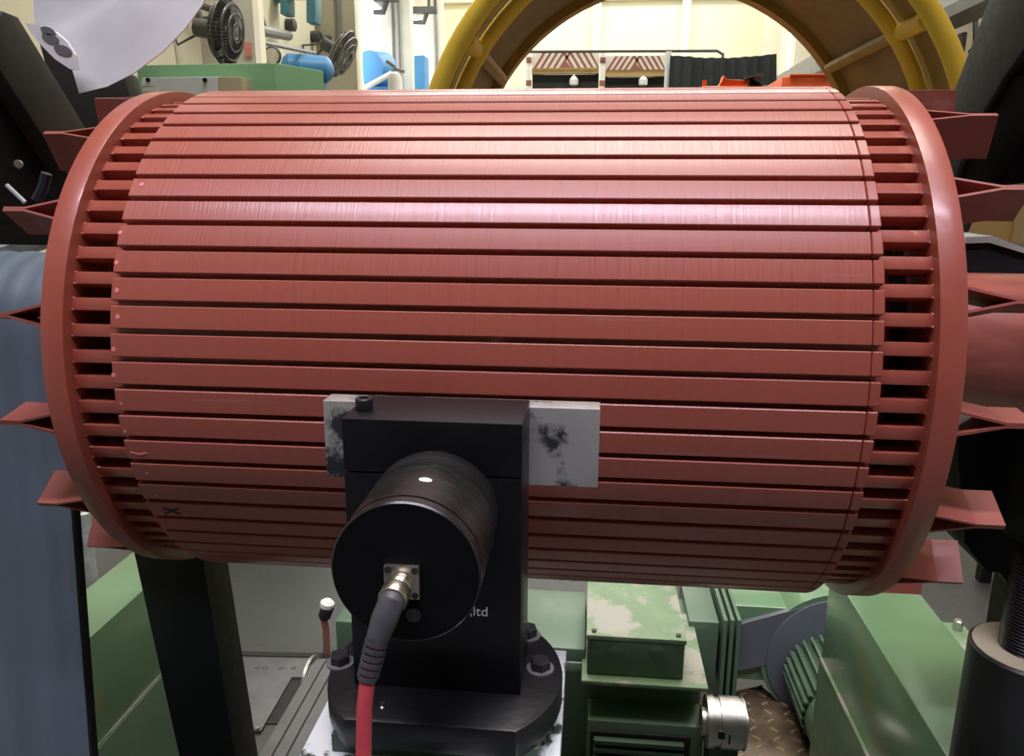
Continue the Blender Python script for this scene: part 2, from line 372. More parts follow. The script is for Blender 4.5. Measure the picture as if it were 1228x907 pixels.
# base plate: round flange with a flat cut at the front
cx, cy, rad = -.0265, -.372, .0885
poly = []
yc = -.4375; a_cut = math.asin((yc-cy)/rad)
for i in range(49):
    a = a_cut + (PI-2*a_cut)*i/48
    poly.append((cx+rad*math.cos(a), cy+rad*math.sin(a)))
pl = B().prism(poly, 'z', 1.0705, 1.093).build('base_plate', 'black_base', ST, bevel=.0025)
for (px, py) in ((648, 797), (408, 790), (636, 757)):
    p = at(px, py, z=1.097)
    if py < 770: p = Vector((cx+.058, cy+.052, 0))
    w_ = B().lathe([(0, .0105), (.0015, .0105)], (p.x, p.y, 1.0928), (p.x, p.y, 2), 24).build('washer', 'belt_grey', ST)
    B().lathe([(0, .0078), (.0062, .0078), (.0076, .0066)], (p.x, p.y, 1.0942), (p.x, p.y, 2), 6).build('hex_bolt', 'bolt_black', ST, smooth=False)
p = at(459, 848, z=1.0935)
B().lathe([(0, .0024), (.0012, .0024), (.0018, .0016), (.004, .0014)], (p.x, p.y, 1.0928), (p.x, p.y, 2), 12).build('grease_nipple', 'bright_steel', ST)
# printed letters on the block front
tcv = bpy.data.curves.new('lettering', 'FONT'); tcv.body = ',ltd'; tcv.size = .0105; tcv.extrude = .0001
to = bpy.data.objects.new('lettering', tcv); COL.objects.link(to)
p = at(563, 738, y=yF_); to.location = (p.x, yF_-.0002, p.z); to.rotation_euler = (PI/2, 0, 0)
bpy.context.view_layer.update()
tm = bpy.data.meshes.new_from_object(to.evaluated_get(bpy.context.evaluated_depsgraph_get())); Mx = to.matrix_world.copy(); tm.transform(Mx)
bpy.data.objects.remove(to); tm.materials.clear(); tm.materials.append(MATS['white_print']); put('lettering', tm, ST)['label'] = 'white printed letters reading ,ltd'

# steel bar clamped behind the block
a, b_ = at(386, 489, y=-.338), at(720, 492, y=-.338)
sb = B().box((a.x, -.3358, at(700, 586, y=-.338).z), (b_.x, -.315, b_.z)).build('steel_bar', 'steel', bevel=.0012)
tag(sb, 'flat bare steel bar with dark stains held behind the black block', 'bar')

# sensor cylinder
SN = thing('sensor', 'round black sensor housing projecting from the front of the black block', 'sensor', (-.033, -.43, 1.218))
YS = -.488; fc = at(486, 688, y=YS); cr = .0443
B().lathe([(0, cr-.0006), (.0006, cr), (.079, cr), (.0794, cr-.0016), (.081, cr-.0016), (.0814, cr), (.0885, cr), (.0895, cr-.001)], (fc.x, yF_-.0005, fc.z), (fc.x, -1, fc.z), 64).build('housing', 'black_sensor', SN)
B().lathe([(0, cr-.0012), (.0006, cr-.0012)], (fc.x, YS+.0003, fc.z), (fc.x, -1, fc.z), 64).build('end_face', 'black_face', SN)
p = at(499, 576, y=fc.y+.02)
# worn white label on the top of the housing
an = .12; wl_ = B()
for i in range(6):
    a0 = an-.09+.03*i; w0 = .0035*math.sqrt(max(.05, 1-((i-2.5)/3)**2))
    p0 = lambda a_, y_: (fc.x+(cr+.0002)*math.sin(a_), y_, fc.z+(cr+.0002)*math.cos(a_))
    wl_.add([p0(a0, -.452-w0), p0(a0+.03, -.452-w0), p0(a0+.03, -.452+w0), p0(a0, -.452+w0)], [(0, 1, 2, 3)])
wl_.build('worn_label', 'white_worn', SN)
# square flange with four holes
fx, fz = at(482, 698, y=YS-.003).x, at(482, 698, y=YS-.003).z
fp = B().box((fx-.0105, YS-.0042, fz-.0105), (fx+.0105, YS-.0005, fz+.0105)).build('connector_flange', 'nickel', SN, bevel=.0012)
for sx in (-1, 1):
    for sz in (-1, 1):
        B().lathe([(0, .0021), (.0008, .0021)], (fx+sx*.0078, YS-.0038, fz+sz*.0078), (fx+sx*.0078, -1, fz+sz*.0078), 12).build('screw_hole', 'pit_dark', fp)
p = at(496, 737, y=YS)
B().lathe([(0, .0045), (.001, .0045), (.001, .0035)], (p.x, YS-.0004, p.z), (p.x, -1, p.z), 24).build('plug_ring', 'bolt_black', SN)
# connector + cable : from the flange out and down toward the camera
CB = thing('sensor_cable', 'red cable with black strain relief and metal screw connector', 'cable', (-.045, -.5, 1.17))
q0 = Vector((fx, YS-.0045, fz)); q1 = at(470, 721, y=-.510); q2 = at(452, 768, y=-.519); q3 = at(441, 812, y=-.525)
dA = (q1-q0)
B().lathe([(0, .007), (.004, .007), (.0045, .0076), (.006, .007), (.0065, .0076), (.008, .007), (.0085, .0077), (.010, .0072)], q0, q1, 28).build('receptacle', 'nickel', CB)
L1 = dA.length
B().lathe([(.008, .0077), (.009, .0085), (L1-.001, .0085), (L1, .008)], q0, q1, 32).build('coupling_nut', 'nickel', CB)
pts = [q0.lerp(q1, .8), q1, q1.lerp(q2, .5)+Vector((0, -.001, .0005)), q2]
B().tube(pts, [.0075, .0075, .0074, .0062], 24).build('connector_shell', 'rubber', CB)
cab = [q2.lerp(q1, .1), q2, q2.lerp(q3, .5), q3, at(437, 850, y=-.529), at(436, 907, y=-.533), Vector((at(436, 907, y=-.533).x, -.58, .98)), Vector((-.075, -.66, .6)), Vector((-.1, -.68, .2)), Vector((-.12, -.69, .012)), Vector((-.3, -.7, .012))]
B().tube(cab, .0044, 14).build('cable_jacket', 'red_cable', CB)
for i in range(6):
    c = q2.lerp(q3, i/5.2); d = (q3-q2).normalized(); rr = .0065-.0002*i
    rg = B().lathe([(0, .005), (0, rr), (.0028, rr-.0002), (.0028, .005)], c, c+d, 20, closed=True).build('strain_relief_ring', 'rubber', CB)
for s in range(2):
    sd = d.orthogonal().normalized()
    sd = Matrix.Rotation(.4+s*PI, 4, d) @ sd
    B().tube([q2+sd*.0052, q3+sd*.0047], .0016, 6).build('strain_relief_rib', 'rubber', CB)

# pedestal under the stand
PD = thing('pedestal', 'worn white and green painted steel pedestal carrying the black stand', 'pedestal', (-.03, -.4, 0))
prx = at(675.5, 845, z=1.056).x; plx = at(372, 880, z=1.056).x
pby = at(677, 780, z=1.056).y
B().prism([(cx-.074, -.425), (cx+.074, -.425), (cx+.078, -.3), (cx-.078, -.3)], 'z', 1.056, 1.0704).build('riser', 'green_dark', PD, bevel=.001)
B().box((plx, -.485, 1.036), (prx, pby, 1.0558)).build('top_plate', 'white_worn', PD, bevel=.001)
B().box((plx+.02, -.47, .03), (prx-.02, pby-.03, 1.0355)).build('column', 'green_dark', PD, bevel=.003)
B().box((plx-.05, -.56, 0), (prx+.05, pby+.04, .0295)).build('foot', 'green_dark', PD, bevel=.003)

# ------------------------------------------------------------------ curved guard sheet over the left shaft end
R1 = .0905; xa, xb = -.632, -.512
def guard_path(r):
    p = [(.02-.22+r*0, .03)]
    p = [(-r-.115, .02), (-r-.055, .62), (-r, 1.26)]
    for i in range(1, 20):
        a = PI*i/19; p.append((-r*math.cos(a), 1.26+.02*min(1, i/3)+r*math.sin(a)))
    return p
o1, i1 = guard_path(R1), guard_path(R1-.006)
BL = thing('shaft_guard', 'tall blue-grey curved guard sheet hanging over the left shaft end', 'guard', (-.57, -.1, 0))
n = len(o1); nx = 17; m = B(); vs = []; fs = []
for pth, sg in ((o1, 1), (i1, 0)):
    for k in range(nx):
        xx = xa+(xb-xa)*k/(nx-1); w_ = .0012*math.cos(k*PI/2.0)*sg
        for i, p in enumerate(pth):
            q = Vector((p[0]-w_*(.25 if i < 3 else 1 if i < 8 else 0), p[1]+w_*(1 if i >= 3 else 0))); vs.append((xx, q.x, q.y))
for b0 in (0, nx*n):
    for k in range(nx-1):
        for i in range(n-1): fs.append((b0+k*n+i, b0+k*n+i+1, b0+(k+1)*n+i+1, b0+(k+1)*n+i))
T = nx*n
for k in range(nx-1):
    for i in (0, n-1): fs.append((k*n+i, (k+1)*n+i, T+(k+1)*n+i, T+k*n+i))
for i in range(n-1):
    for k in (0, nx-1): fs.append((k*n+i, k*n+i+1, T+k*n+i+1, T+k*n+i))
m.add(vs, fs); m.build('guard_shell', 'belt_blue', BL)
B().box((xa-.03, -.26, 0), (xb+.0, -.15, .0195)).build('guard_foot', 'post_black', BL)
m = B()
for (y0_, z0_), (y1_, z1_) in zip(o1[:2], o1[1:3]):
    m.add([(xb+.0002, y0_+.001, z0_), (xb+.003, y0_+.001, z0_), (xb+.003, y0_+.012, z0_), (xb+.0002, y0_+.012, z0_), (xb+.0002, y1_+.001, z1_), (xb+.003, y1_+.001, z1_), (xb+.003, y1_+.012, z1_), (xb+.0002, y1_+.012, z1_)], [(0, 1, 5, 4), (1, 2, 6, 5), (2, 3, 7, 6), (3, 0, 4, 7), (0, 3, 2, 1), (4, 5, 6, 7)])
m.build('edge_strip', 'black_paint', BL)

# ------------------------------------------------------------------ hold-down arms and bearings
AL = thing('hold_down_arm', 'dark grey slanting steel arm at the upper left behind the rotor', 'arm', (-.68, .25, 0))
ap = [(.054, 1.650), (.081, 1.648), (.32, 1.378), (.225, 1.36), (.142, 1.456), (.02, 1.60)]
B().prism(ap, 'x', -.97, -.63).build('arm_plate', 'arm_warm', AL, bevel=.003)
v = [at(px, py, y=.33) for px, py in ((40, 30), (110, 70), (148, 88), (160, 130), (130, 200), (90, 200))]
B().prism([(q.x, q.z) for q in v], 'y', .33, .37).build('arm_web', 'arm_warm', AL, bevel=.003)
B().box((-.97, .20, 0), (-.92, .30, 1.42)).build('arm_post', 'post_black', AL, bevel=.004)
# black rounded clamp hub with bolts hanging on that arm
HB = thing('clamp_hub', 'black rounded clamp bracket with bright bolt left of the end ring', 'bracket', (-.7, .2, 1.3))
hp = []
for i in range(24):
    a = 2*PI*i/24; hp.append((.055+.085*math.cos(a), 1.475+.08*math.sin(a)))
B().prism(hp, 'x', -.80, -.655).build('hub_body', 'black_paint', HB, bevel=.004)
B().lathe([(0, .005), (.003, .005), (.008, .004)], at(22, 197, y=-.018), at(22, 197, y=-.06), 16).build('bolt', 'bright_steel', HB)
ra = [at(x_, y_, y=-.03) for x_, y_ in ((44, 240), (52, 225), (56, 208))]
B().tube(ra, .006, 8).build('hub_rib', 'arm_grey', HB)
p0, p1 = at(8, 222, y=-.03), at(30, 243, y=-.03)
B().tube([p0, p1], .0025, 8).build('lever', 'worn_edge', HB)
# polished curved guard sheet with flange holes
GS = thing('guard_sheet', 'large polished steel guard sheet with punched flange at upper left', 'guard', (-.5, 0, 1.6))
pxs = [(36, -60), (40, 0), (42, 30), (60, 40), (75, 55), (86, 82), (95, 112), (128, 104), (160, 88), (195, 62), (222, 34), (243, 5), (262, -40), (270, -90)]
def curved(px, py): return at(px, py, y=-.03 + .035*((px-150)/110.0)**2)
P2 = [curved(*p) for p in pxs]
cen = curved(150, -10)
m = B(); nn = len(P2)
off = Vector((0, .003, .0005))
inner = [cen.lerp(p, .5)+Vector((0, .006, 0)) for p in P2]
allv = P2 + inner + [cen+Vector((0, .008, 0))]; nv = len(allv)
fs = []
for i in range(nn-1):
    fs.append((i, i+1, nn+i+1, nn+i)); fs.append((nn+i, nn+i+1, 2*nn))
fs.append((nn-1, 0, nn, 2*nn-1)); fs.append((2*nn-1, nn, 2*nn))
back = [tuple(nv+i for i in reversed(f)) for f in fs]
rim = [(i, nv+i, nv+(i+1) % nn, (i+1) % nn) for i in range(nn)]
m.add(allv + [v+off for v in allv], fs+back+rim)
m.build('sheet', 'guard_steel', GS)
fl_ = [(30, 28), (48, 30), (66, 38), (80, 50), (90, 66), (93, 83), (84, 83), (66, 71), (48, 53), (36, 38)]
fm = B(); fp_ = [at(x_, y_, y=-.045) for x_, y_ in fl_]; k = len(fp_)
fm.add(fp_ + [p+Vector((0, .004, 0)) for p in fp_], [tuple(range(k)), tuple(range(2*k-1, k-1, -1))]+[(i, i+k, (i+1) % k+k, (i+1) % k) for i in range(k)])
flg = fm.build('flange', 'white_paint', GS, smooth=False)
for (x_, y_, a_) in ((57, 37, 9), (60, 46, 10.5), (75, 60, 11)):
    hm = B(); cpt = at(x_, y_, y=-.0462); vs = []
    for i in range(20):
        t = 2*PI*i/20; ex = a_*math.cos(t); ey = a_*.45*math.sin(t); vs.append(at(x_+ex*.95-ey*.3, y_+ey*1.1+ex*.35, y=-.0462))
    hm.add(vs+[v+Vector((0, .0012, 0)) for v in vs], [tuple(range(20)), tuple(range(39, 19, -1))]+[(i, i+20, (i+1) % 20+20, (i+1) % 20) for i in range(20)])
    hm.build('flange_hole', 'hole_dark', flg)
B().tube([cen+Vector((0, .015, .02)), cen+Vector((0, .03, .3)), Vector((cen.x, cen.y+.05, CZ-.001))], .012, 10).build('hanger', 'arm_grey', GS)

AR = thing('hold_down_arm', 'blue-grey and black slanting steel arm at the upper right behind the rotor', 'arm', (.6, .3, 0))
def quad_slab(pix, Ys, th):
    """slab from image-corner pixels each on its own depth plane, thickness th along Y"""
    v = [at(px, py, y=yy) for (px, py), yy in zip(pix, Ys)]; k = len(v)
    return B().add([tuple(p) for p in v]+[tuple(p+Vector((0, th, 0))) for p in v],
                   [tuple(range(k)), tuple(range(2*k-1, k-1, -1))]+[(i, i+k, (i+1) % k+k, (i+1) % k) for i in range(k)])
B().prism([(.30, 1.40), (.27, 1.468), (.203, 1.567), (.06, 1.778), (-.10, 1.778), (.03, 1.60), (.075, 1.57), (.113, 1.537), (.165, 1.468), (.21, 1.392)], 'x', .52, .565).build('arm_plate', 'arm_grey', AR, bevel=.003)
B().prism([(.034, 1.566), (.075, 1.568), (.113, 1.535), (.163, 1.466), (.17, 1.45), (.075, 1.455), (-.01, 1.53)], 'x', .526, .56).build('arm_brace', 'black_matte', AR, bevel=.002)

# right bearing pedestal behind / around the shaft end
BR = thing('bearing_pedestal', 'black stepped bearing pedestal holding the right end of the shaft', 'bearing', (.62, 0, .7))
Yb = .07
bp_ = [(1146, 330), (1158, 291), (1186, 286), (1240, 306), (1330, 306), (1330, 705), (1212, 706), (1200, 688), (1183, 686), (1157, 652), (1150, 560)]
v = [at(px, py, y=Yb) for px, py in bp_]
B().prism([(p.x, p.z) for p in v], 'y', Yb, Yb+.24).build('bearing_body', 'black_paint', BR, bevel=.003)
top = [at(px, py, y=Yb-.002) for px, py in ((1154, 292), (1158, 284), (1190, 283), (1240, 302), (1242, 308), (1186, 291))]
B().prism([(p.x, p.z) for p in top], 'y', Yb-.004, Yb+.16).build('worn_cap_edge', 'worn_edge', BR)
B().box((.70, .08, .61), (.86, .28, .99)).build('bearing_foot', 'black_paint', BR, bevel=.004)
# threaded jack screw and its black cylinder
JK = thing('screw_jack', 'black cylindrical jack with vertical threaded rod at lower right', 'jack', (.603, .04, .7))
jx, jy = .604, .0
B().lathe([(0, .062), (.214, .062), (.2165, .0595)], (jx, jy, .7005), (jx, jy, 2), 48).build('jack_body', 'bolt_black', JK)
B().lathe([(0, .058), (.0008, .058)], (jx, jy, .917), (jx, jy, 2), 48).build('jack_cap', 'panel_tan', JK)
pr = []
for i in range(42): pr += [(i*.0042, .0285), (i*.0042+.0021, .0312)]
B().lathe(pr, (jx, jy, .9), (jx, jy, 2), 32).build('threaded_rod', 'bolt_black', JK)
B().lathe([(0, .045), (.12, .045)], (jx, jy, 1.058), (jx, jy, 2), 6).build('jack_nut', 'black_paint', JK, bevel=.003)

# black support post on the left
PP = thing('support_post', 'black tapering steel post under the left end of the rotor', 'post', (-.5, .12, 0))
yp = .10
v = [at(px, py, y=yp) for px, py in ((152, 625), (236, 628), (282, 907), (215, 907))]
k0 = v[3]-v[0]; k1 = v[2]-v[1]
bl = v[0]+k0*(v[0].z/-k0.z)*.985; br = v[1]+k1*(v[1].z/-k1.z)*.985
B().prism([(v[0].x, v[0].z), (v[1].x, v[1].z), (br.x, 0), (bl.x, 0)], 'y', yp, yp+.07).build('post_plate', 'post_black', PP, bevel=.002)
B().box((bl.x-.05, yp-.06, 0), (br.x+.03, yp+.10, .02)).build('post_foot', 'post_black', PP, bevel=.003)

# ------------------------------------------------------------------ green machine bed beams
zb_ = .70
def beam(name, label, xi, xo, y0, y1, sgn):
    t = thing(name, label, 'machine bed', ((xi+xo)/2, (y0+y1)/2, 0), 'green bed beams beside the pit')
    a_, b2 = min(xi, xo), max(xi, xo)
    B().box((a_, y0, .50), (b2, y1, zb_)).build('upper_beam', 'green_bed', t, bevel=.003)
    xs = (a_-.004, b2) if sgn > 0 else (a_, b2+.004)
    B().box((xs[0], y0, 0), (xs[1], y1, .4985)).build('lower_beam', 'green_machine', t, bevel=.003)
    B().box((xi-.006, y0+.01, .496), (xi+.002, y1-.01, .5025)).build('seam_strip', 'green_lid', t)
    return t
yfarR = at(990, 740, x=.572).y; yfarL = at(175, 648, z=zb_).y
bmR = beam('bed_beam', 'green painted bed beam right of the blower', .572, .712, -.45, yfarR, 1)
bmL = beam('bed_beam', 'green painted bed beam between blue-grey belt and black post', at(128, 747, z=zb_).x, at(128, 747, z=zb_).x-.11, -.45, yfarL, -1)
p = at(1148, 755, z=.60)
B().box((.713, -.4, .52), (p.x+.02, yfarR-.01, .60)).build('side_rail', 'green_lid', bmR, bevel=.002)
B().lathe([(0, .009), (.018, .009), (.02, .007)], (p.x, p.y, .6005), (p.x, p.y, 2), 6).build('rail_bolt', 'bright_steel', bmR, smooth=False)

# ------------------------------------------------------------------ drive motor with terminal box
DM = thing('drive_motor', 'green motor with square terminal box under the rotor', 'motor', (.2, .9, 0))
zq = .45
yb0 = at(705, 761, z=zq).y; yb1 = at(707, 690, z=zq).y
xb0, xb1 = at(705, 761, z=zq).x, at(821, 763, z=zq).x
hbx = zq-at(760, 812, y=yb0).z
TB = B().box((xb0, yb0, zq-hbx), (xb1, yb1, zq-.012)).build('terminal_box', 'green_box', DM, bevel=.004)
B().box((xb0-.003, yb0-.003, zq-.0118), (xb1+.003, yb1+.003, zq)).build('terminal_lid', 'green_lid', TB, bevel=.002)
for (x_, y_) in ((xb0+.014, yb0+.014), (xb1-.014, yb0+.014), (xb0+.014, yb1-.014), (xb1-.014, yb1-.014)):
    B().lathe([(0, .006), (.004, .006), (.005, .004)], (x_, y_, zq), (x_, y_, 2), 10).build('lid_screw', 'bolt_black', TB)
for px in (738, 788):
    p = at(px, 783, y=yb0)
    B().lathe([(0, .02), (.002, .02), (.003, .018)], (p.x, yb0+.0005, p.z), (p.x, -5, p.z), 24).build('knockout', 'green_box', TB)
# motor body: big rounded housing behind and below the box
zt2 = zq-hbx
lx = at(660, 860, y=yb0).x
m = B().box((lx, yb0+.05, .06), (xb1+.055, yb0+.40, zt2-.004)).build('housing', 'green_machine', DM, bevel=.03, seg=4)
ty = at(640, 765, z=zt2+.04).y
B().box((at(600, 790, y=yb0+.1).x, yb0+.06, zt2-.05), (xb0-.004, yb0+.34, zt2+.025)).build('top_cover', 'green_machine', DM, bevel=.008)
B().box((xb0-.012, yb0-.025, zt2-.012), (xb1+.055, yb0+.30, zt2-.001)).build('box_seat', 'green_lid', DM, bevel=.004)
# air grille on the front: recessed ledge and louvres
B().box((xb0+.005, yb0-.03, .05), (xb1+.05, yb0+.08, zt2-.10)).build('ledge', 'green_machine', DM, bevel=.004)
B().box((xb0+.012, yb0-.036, .07), (xb1+.02, yb0-.0305, zt2-.125)).build('grille_back', 'pit_dark', DM)
for i in range(5):
    z_ = zt2-.14-.022*i
    B().box((xb0+.02, yb0-.052, z_-.008), (xb1+.005, yb0-.0365, z_+.004)).build('louvre', 'green_dark', DM, bevel=.002)
for x_ in (lx+.03, xb1): B().box((x_, yb0-.04, 0), (x_+.06, yb0+.38, .07)).build('motor_foot', 'green_dark', DM, bevel=.005)

# silver coupling on the motor shaft
CP = thing('coupling', 'bright machined steel coupling with dark slots beside the motor', 'coupling', (.4, .75, 0))
yc_ = yb0-.01
yc_ = yb0-.035; a, b_ = at(845, 865, y=yc_), at(891, 860, y=yc_)
zc_ = a.z
hh = abs(at(860, 835, y=yc_).z-at(860, 888, y=yc_).z)/2
B().lathe([(0, hh*.7), (.002, hh), (.018, hh), (.019, hh*.93), (.03, hh*.93), (.031, hh), (.075, hh), (.076, hh*.95), (.084, hh*.95), (.085, hh), (b_.x-a.x-.002, hh), (b_.x-a.x, hh*.9)], (a.x, yc_, zc_), (a.x+1, yc_, zc_), 40).build('coupling_hub', 'bright_steel', CP)
B().box((a.x+.022, yc_-hh-.001, zc_+.0), (a.x+.036, yc_-hh*.6, zc_+.018)).build('key_slot', 'pit_dark', CP)
B().box((a.x+.044, yc_-hh-.001, zc_-.012), (a.x+.048, yc_-hh*.6, zc_+.012)).build('key_slot', 'pit_dark', CP)
B().cyl((a.x-.008, yc_, zc_), (b_.x+.008, yc_, zc_), hh*.55).build('coupling_shaft', 'bright_steel', CP)
B().box((a.x+.01, yc_-.03, 0), (b_.x-.01, yc_+.05, zc_-hh*.5)).build('coupling_stand', 'green_dark', CP, bevel=.006)

# ------------------------------------------------------------------ blower
BW = thing('blower', 'green blower housing with grey side plate behind the right bed beam', 'blower', (.6, 1.1, 0))
yw = 1.00
cc = at(1003, 795, y=yw); rw = (at(1003, 720, y=yw)-cc).length*1.06
vol = []
for i in range(33):
    a = math.radians(200 - 290*i/32)      # from lower left over the top to the lower right
    rr = rw*(1.0+.06*max(0, 1-i/20))
    vol.append((cc.x+rr*math.cos(a), cc.z+rr*math.sin(a)))
spout = [at(884, 797, y=yw), at(882, 752, y=yw)]
vol = [(spout[0].x, spout[0].z)] + [(spout[1].x, spout[1].z)] + [p for p in vol if p[0] > spout[1].x+.06 and (p[1] > cc.z-.2)]
circ = [(cc.x+rw*.93*math.cos(2*PI*i/48), cc.z+rw*.93*math.sin(2*PI*i/48)) for i in range(48)]
B().prism(circ, 'y', yw, yw+.006).build('side_plate', 'blower_grey', BW, bevel=.001)
B().prism([(cc.x+rw*math.cos(2*PI*i/48), cc.z+rw*math.sin(2*PI*i/48)) for i in range(48)], 'y', yw+.0065, yw+.22).build('scroll', 'green_bed', BW)
s2 = at(884, 806, y=yw)
B().prism([(spout[1].x, spout[1].z), (cc.x, cc.z+rw*.985), (cc.x-.1, cc.z), (s2.x, s2.z)], 'y', yw+.004, yw+.21).build('outlet', 'blower_grey', BW)
B().box((spout[1].x-.0, yw+.02, cc.z-.08), (cc.x-.02, yw+.2, cc.z+rw*.72)).build('outlet_duct', 'green_bed', BW, bevel=.004)
for k, px in enumerate((866, 874, 882)):
    p = at(px, 760, y=yw-.01)
    B().box((p.x-.005, yw-.05, cc.z-rw*1.1), (p.x+.005, yw+.24, at(px, 744, y=yw-.05).z)).build('flange_plate', 'green_machine', BW, bevel=.002)
p = at(830, 760, y=yw)
B().box((xb1+.04, yw-.03, at(840, 818, y=yw).z), (at(862, 760, y=yw).x-.006, yw+.2, at(840, 746, y=yw-.03).z)).build('inlet_duct', 'green_machine', BW, bevel=.004)
B().box((cc.x-.1, yw+.03, 0), (cc.x+.1, yw+.2, cc.z-rw*.8)).build('blower_foot', 'green_dark', BW, bevel=.005)
# finned motor on the side plate
FM = thing('finned_motor', 'small green finned motor mounted on the grey blower plate', 'motor', (cc.x, yw-.15, cc.z))
mx_, mz_ = at(988, 800, y=yw).x, at(988, 802, y=yw).z; mr_ = .1; ml = .25
B().cyl((mx_, yw-.001, mz_), (mx_, yw-ml, mz_), mr_*.9, n=40).build('motor_body', 'green_dark', FM)
for i in range(30):
    a = 2*PI*i/30
    B().box((-.003, yw-ml+.05, mr_*.86), (.003, yw-.012, mr_*1.06), Matrix.Translation((mx_, 0, mz_)) @ Matrix.Rotation(a, 4, 'Y')).build('cooling_fin', 'green_machine', FM, smooth=False)
B().lathe([(0, mr_*1.0), (.07, mr_*1.02), (.10, mr_*.93), (.104, mr_*.6)], (mx_, yw-ml+.04, mz_), (mx_, -5, mz_), 40).build('fan_cover', 'green_machine', FM)
for i in range(24):
    a = 2*PI*i/24
    B().box((-.004, yw-ml-.0655, mr_*.66), (.004, yw-ml-.060, mr_*.84), Matrix.Translation((mx_, 0, mz_)) @ Matrix.Rotation(a, 4, 'Y')).build('vent_slot', 'pit_dark', FM, smooth=False)

# brown checker plate on the pit step
CK = thing('checker_plate', 'brown checker-patterned steel step plate beside the silver coupling', 'plate', (.5, .8, .0))
c0 = [at(px, py, z=.12) for px, py in ((868, 832), (912, 822), (985, 880), (985, 930), (868, 930))]
B().prism([(p.x, p.y) for p in c0], 'z', .10, .12).build('plate', 'checker', CK, bevel=.002)
lug = B().lathe([(0, .013), (.002, .010)], (0, 0, 0), (0, 0, 1), 8).mesh('raised_lug', 'brown_lug')
xs = [p.x for p in c0]; ys = [p.y for p in c0]; r_ = 0
def inside(x, y):
    s_ = False; n_ = len(c0)
    for i in range(n_):
        a, b2 = c0[i], c0[(i+1) % n_]
        if (a.y > y) != (b2.y > y) and x < (b2.x-a.x)*(y-a.y)/(b2.y-a.y)+a.x: s_ = not s_
    return s_
y = min(ys)
while y < max(ys):
    x = min(xs)
    while x < max(xs):
        if inside(x, y):
            o = put('raised_lug', lug); o.location = (x, y, .12); o.rotation_euler = (0, 0, .7 if (r_ % 2) else -.7); o.scale = (1, .35, 1)
            o.parent = CK; o.matrix_parent_inverse = Matrix.Translation(-CK.location)
        x += .05; r_ += 1
    y += .035; r_ += 1
B().box((min(xs), min(ys), 0), (max(xs)-.03, max(ys)-.12, .0995)).build('plate_frame', 'pit_dark', CK)

# ------------------------------------------------------------------ floor details behind the machine
fpz = .012
FPt = thing('floor_plate', 'grey steel cover plate with cut corner lying on the workshop floor', 'floor plate', (-.9, 1.0, 0))
c0 = [at(px, py, z=fpz) for px, py in ((200, 786), (394, 790), (386, 812), (350, 812), (313, 876), (200, 878))]
B().prism([(p.x, p.y) for p in c0], 'z', 0.001, fpz).build('plate', 'plate_steel', FPt, bevel=.002)
for px in (272, 290, 308, 318, 337, 352): 
    p = at(px, 801, z=fpz); B().lathe([(0, .009), (.003, .007)], (p.x, p.y, fpz), (p.x, p.y, 2), 10).build('raised_lug', 'plate_steel', FPt)
for px in (288, 309):
    p = at(px, 874, z=fpz); B().lathe([(0, .008), (.004, .006)], (p.x, p.y, fpz), (p.x, p.y, 2), 10).build('plate_screw', 'bright_steel', FPt)
tr = [at(px, py, z=.004) for px, py in ((314, 868), (352, 812), (372, 812), (372, 868))]
pitc = struct(B().prism([(p.x, p.y) for p in tr], 'z', .0005, .004).build('floor_trench', 'pit_dark', smooth=False))
tr = [at(px, py, z=.003) for px, py in ((180, 784), (420, 789), (420, 784), (180, 779))]
struct(B().prism([(p.x, p.y) for p in tr], 'z', .0005, .003).build('floor_joint', 'pit_dark', smooth=False))
# grey ribbed belt with end pulley, running away from the camera
zr = .50
RBt = thing('ribbed_belt', 'grey ribbed belt running over a bright pulley behind the stand', 'belt', (-.4, .3, .3))
xr0 = at(309, 907, z=zr).x; xr1 = xr0+.17; yfar = at(392, 797, z=zr).y; rp_ = .055
def loop2(r, y0_, y1_):
    p = [(y1_+r*math.sin(PI*i/12), zr-rp_+r*math.cos(PI*i/12)) for i in range(13)]
    p += [(y0_-r*math.sin(PI*i/12), zr-rp_-r*math.cos(PI*i/12)) for i in range(13)]
    return p
for i in range(7):
    w_ = (xr1-xr0)/7; xa = xr0+i*w_
    lo, li = loop2(rp_, .21, yfar), loop2(rp_-.006, .21, yfar); n = len(lo); mm = B()
    vs = [(xa+.002, *p) for p in lo]+[(xa+w_-.002, *p) for p in lo]+[(xa+w_, *p) for p in li]+[(xa, *p) for p in li]
    fs = [(k*n+q, k*n+(q+1) % n, ((k+1) % 4)*n+(q+1) % n, ((k+1) % 4)*n+q) for q in range(n) for k in range(4)]
    mm.add(vs, fs).build('belt_rib', 'belt_grey', RBt)
B().cyl((xr0-.012, yfar, zr-rp_), (xr1+.01, yfar, zr-rp_), rp_-.0065, n=32).build('end_pulley', 'bright_steel', RBt)
B().lathe([(0, rp_+.008), (.006, rp_+.008)], (xr0-.008, yfar, zr-rp_), (1, yfar, zr-rp_), 32).build('pulley_flange', 'bright_steel', RBt)
B().box((xr0+.02, .21, 0), (xr1-.02, .27, zr-2*rp_-.003)).build('belt_support', 'green_dark', RBt)
B().box((xr0+.02, yfar-.1, 0), (xr1-.02, yfar-.02, zr-2*rp_-.003)).build('belt_support', 'green_dark', RBt)
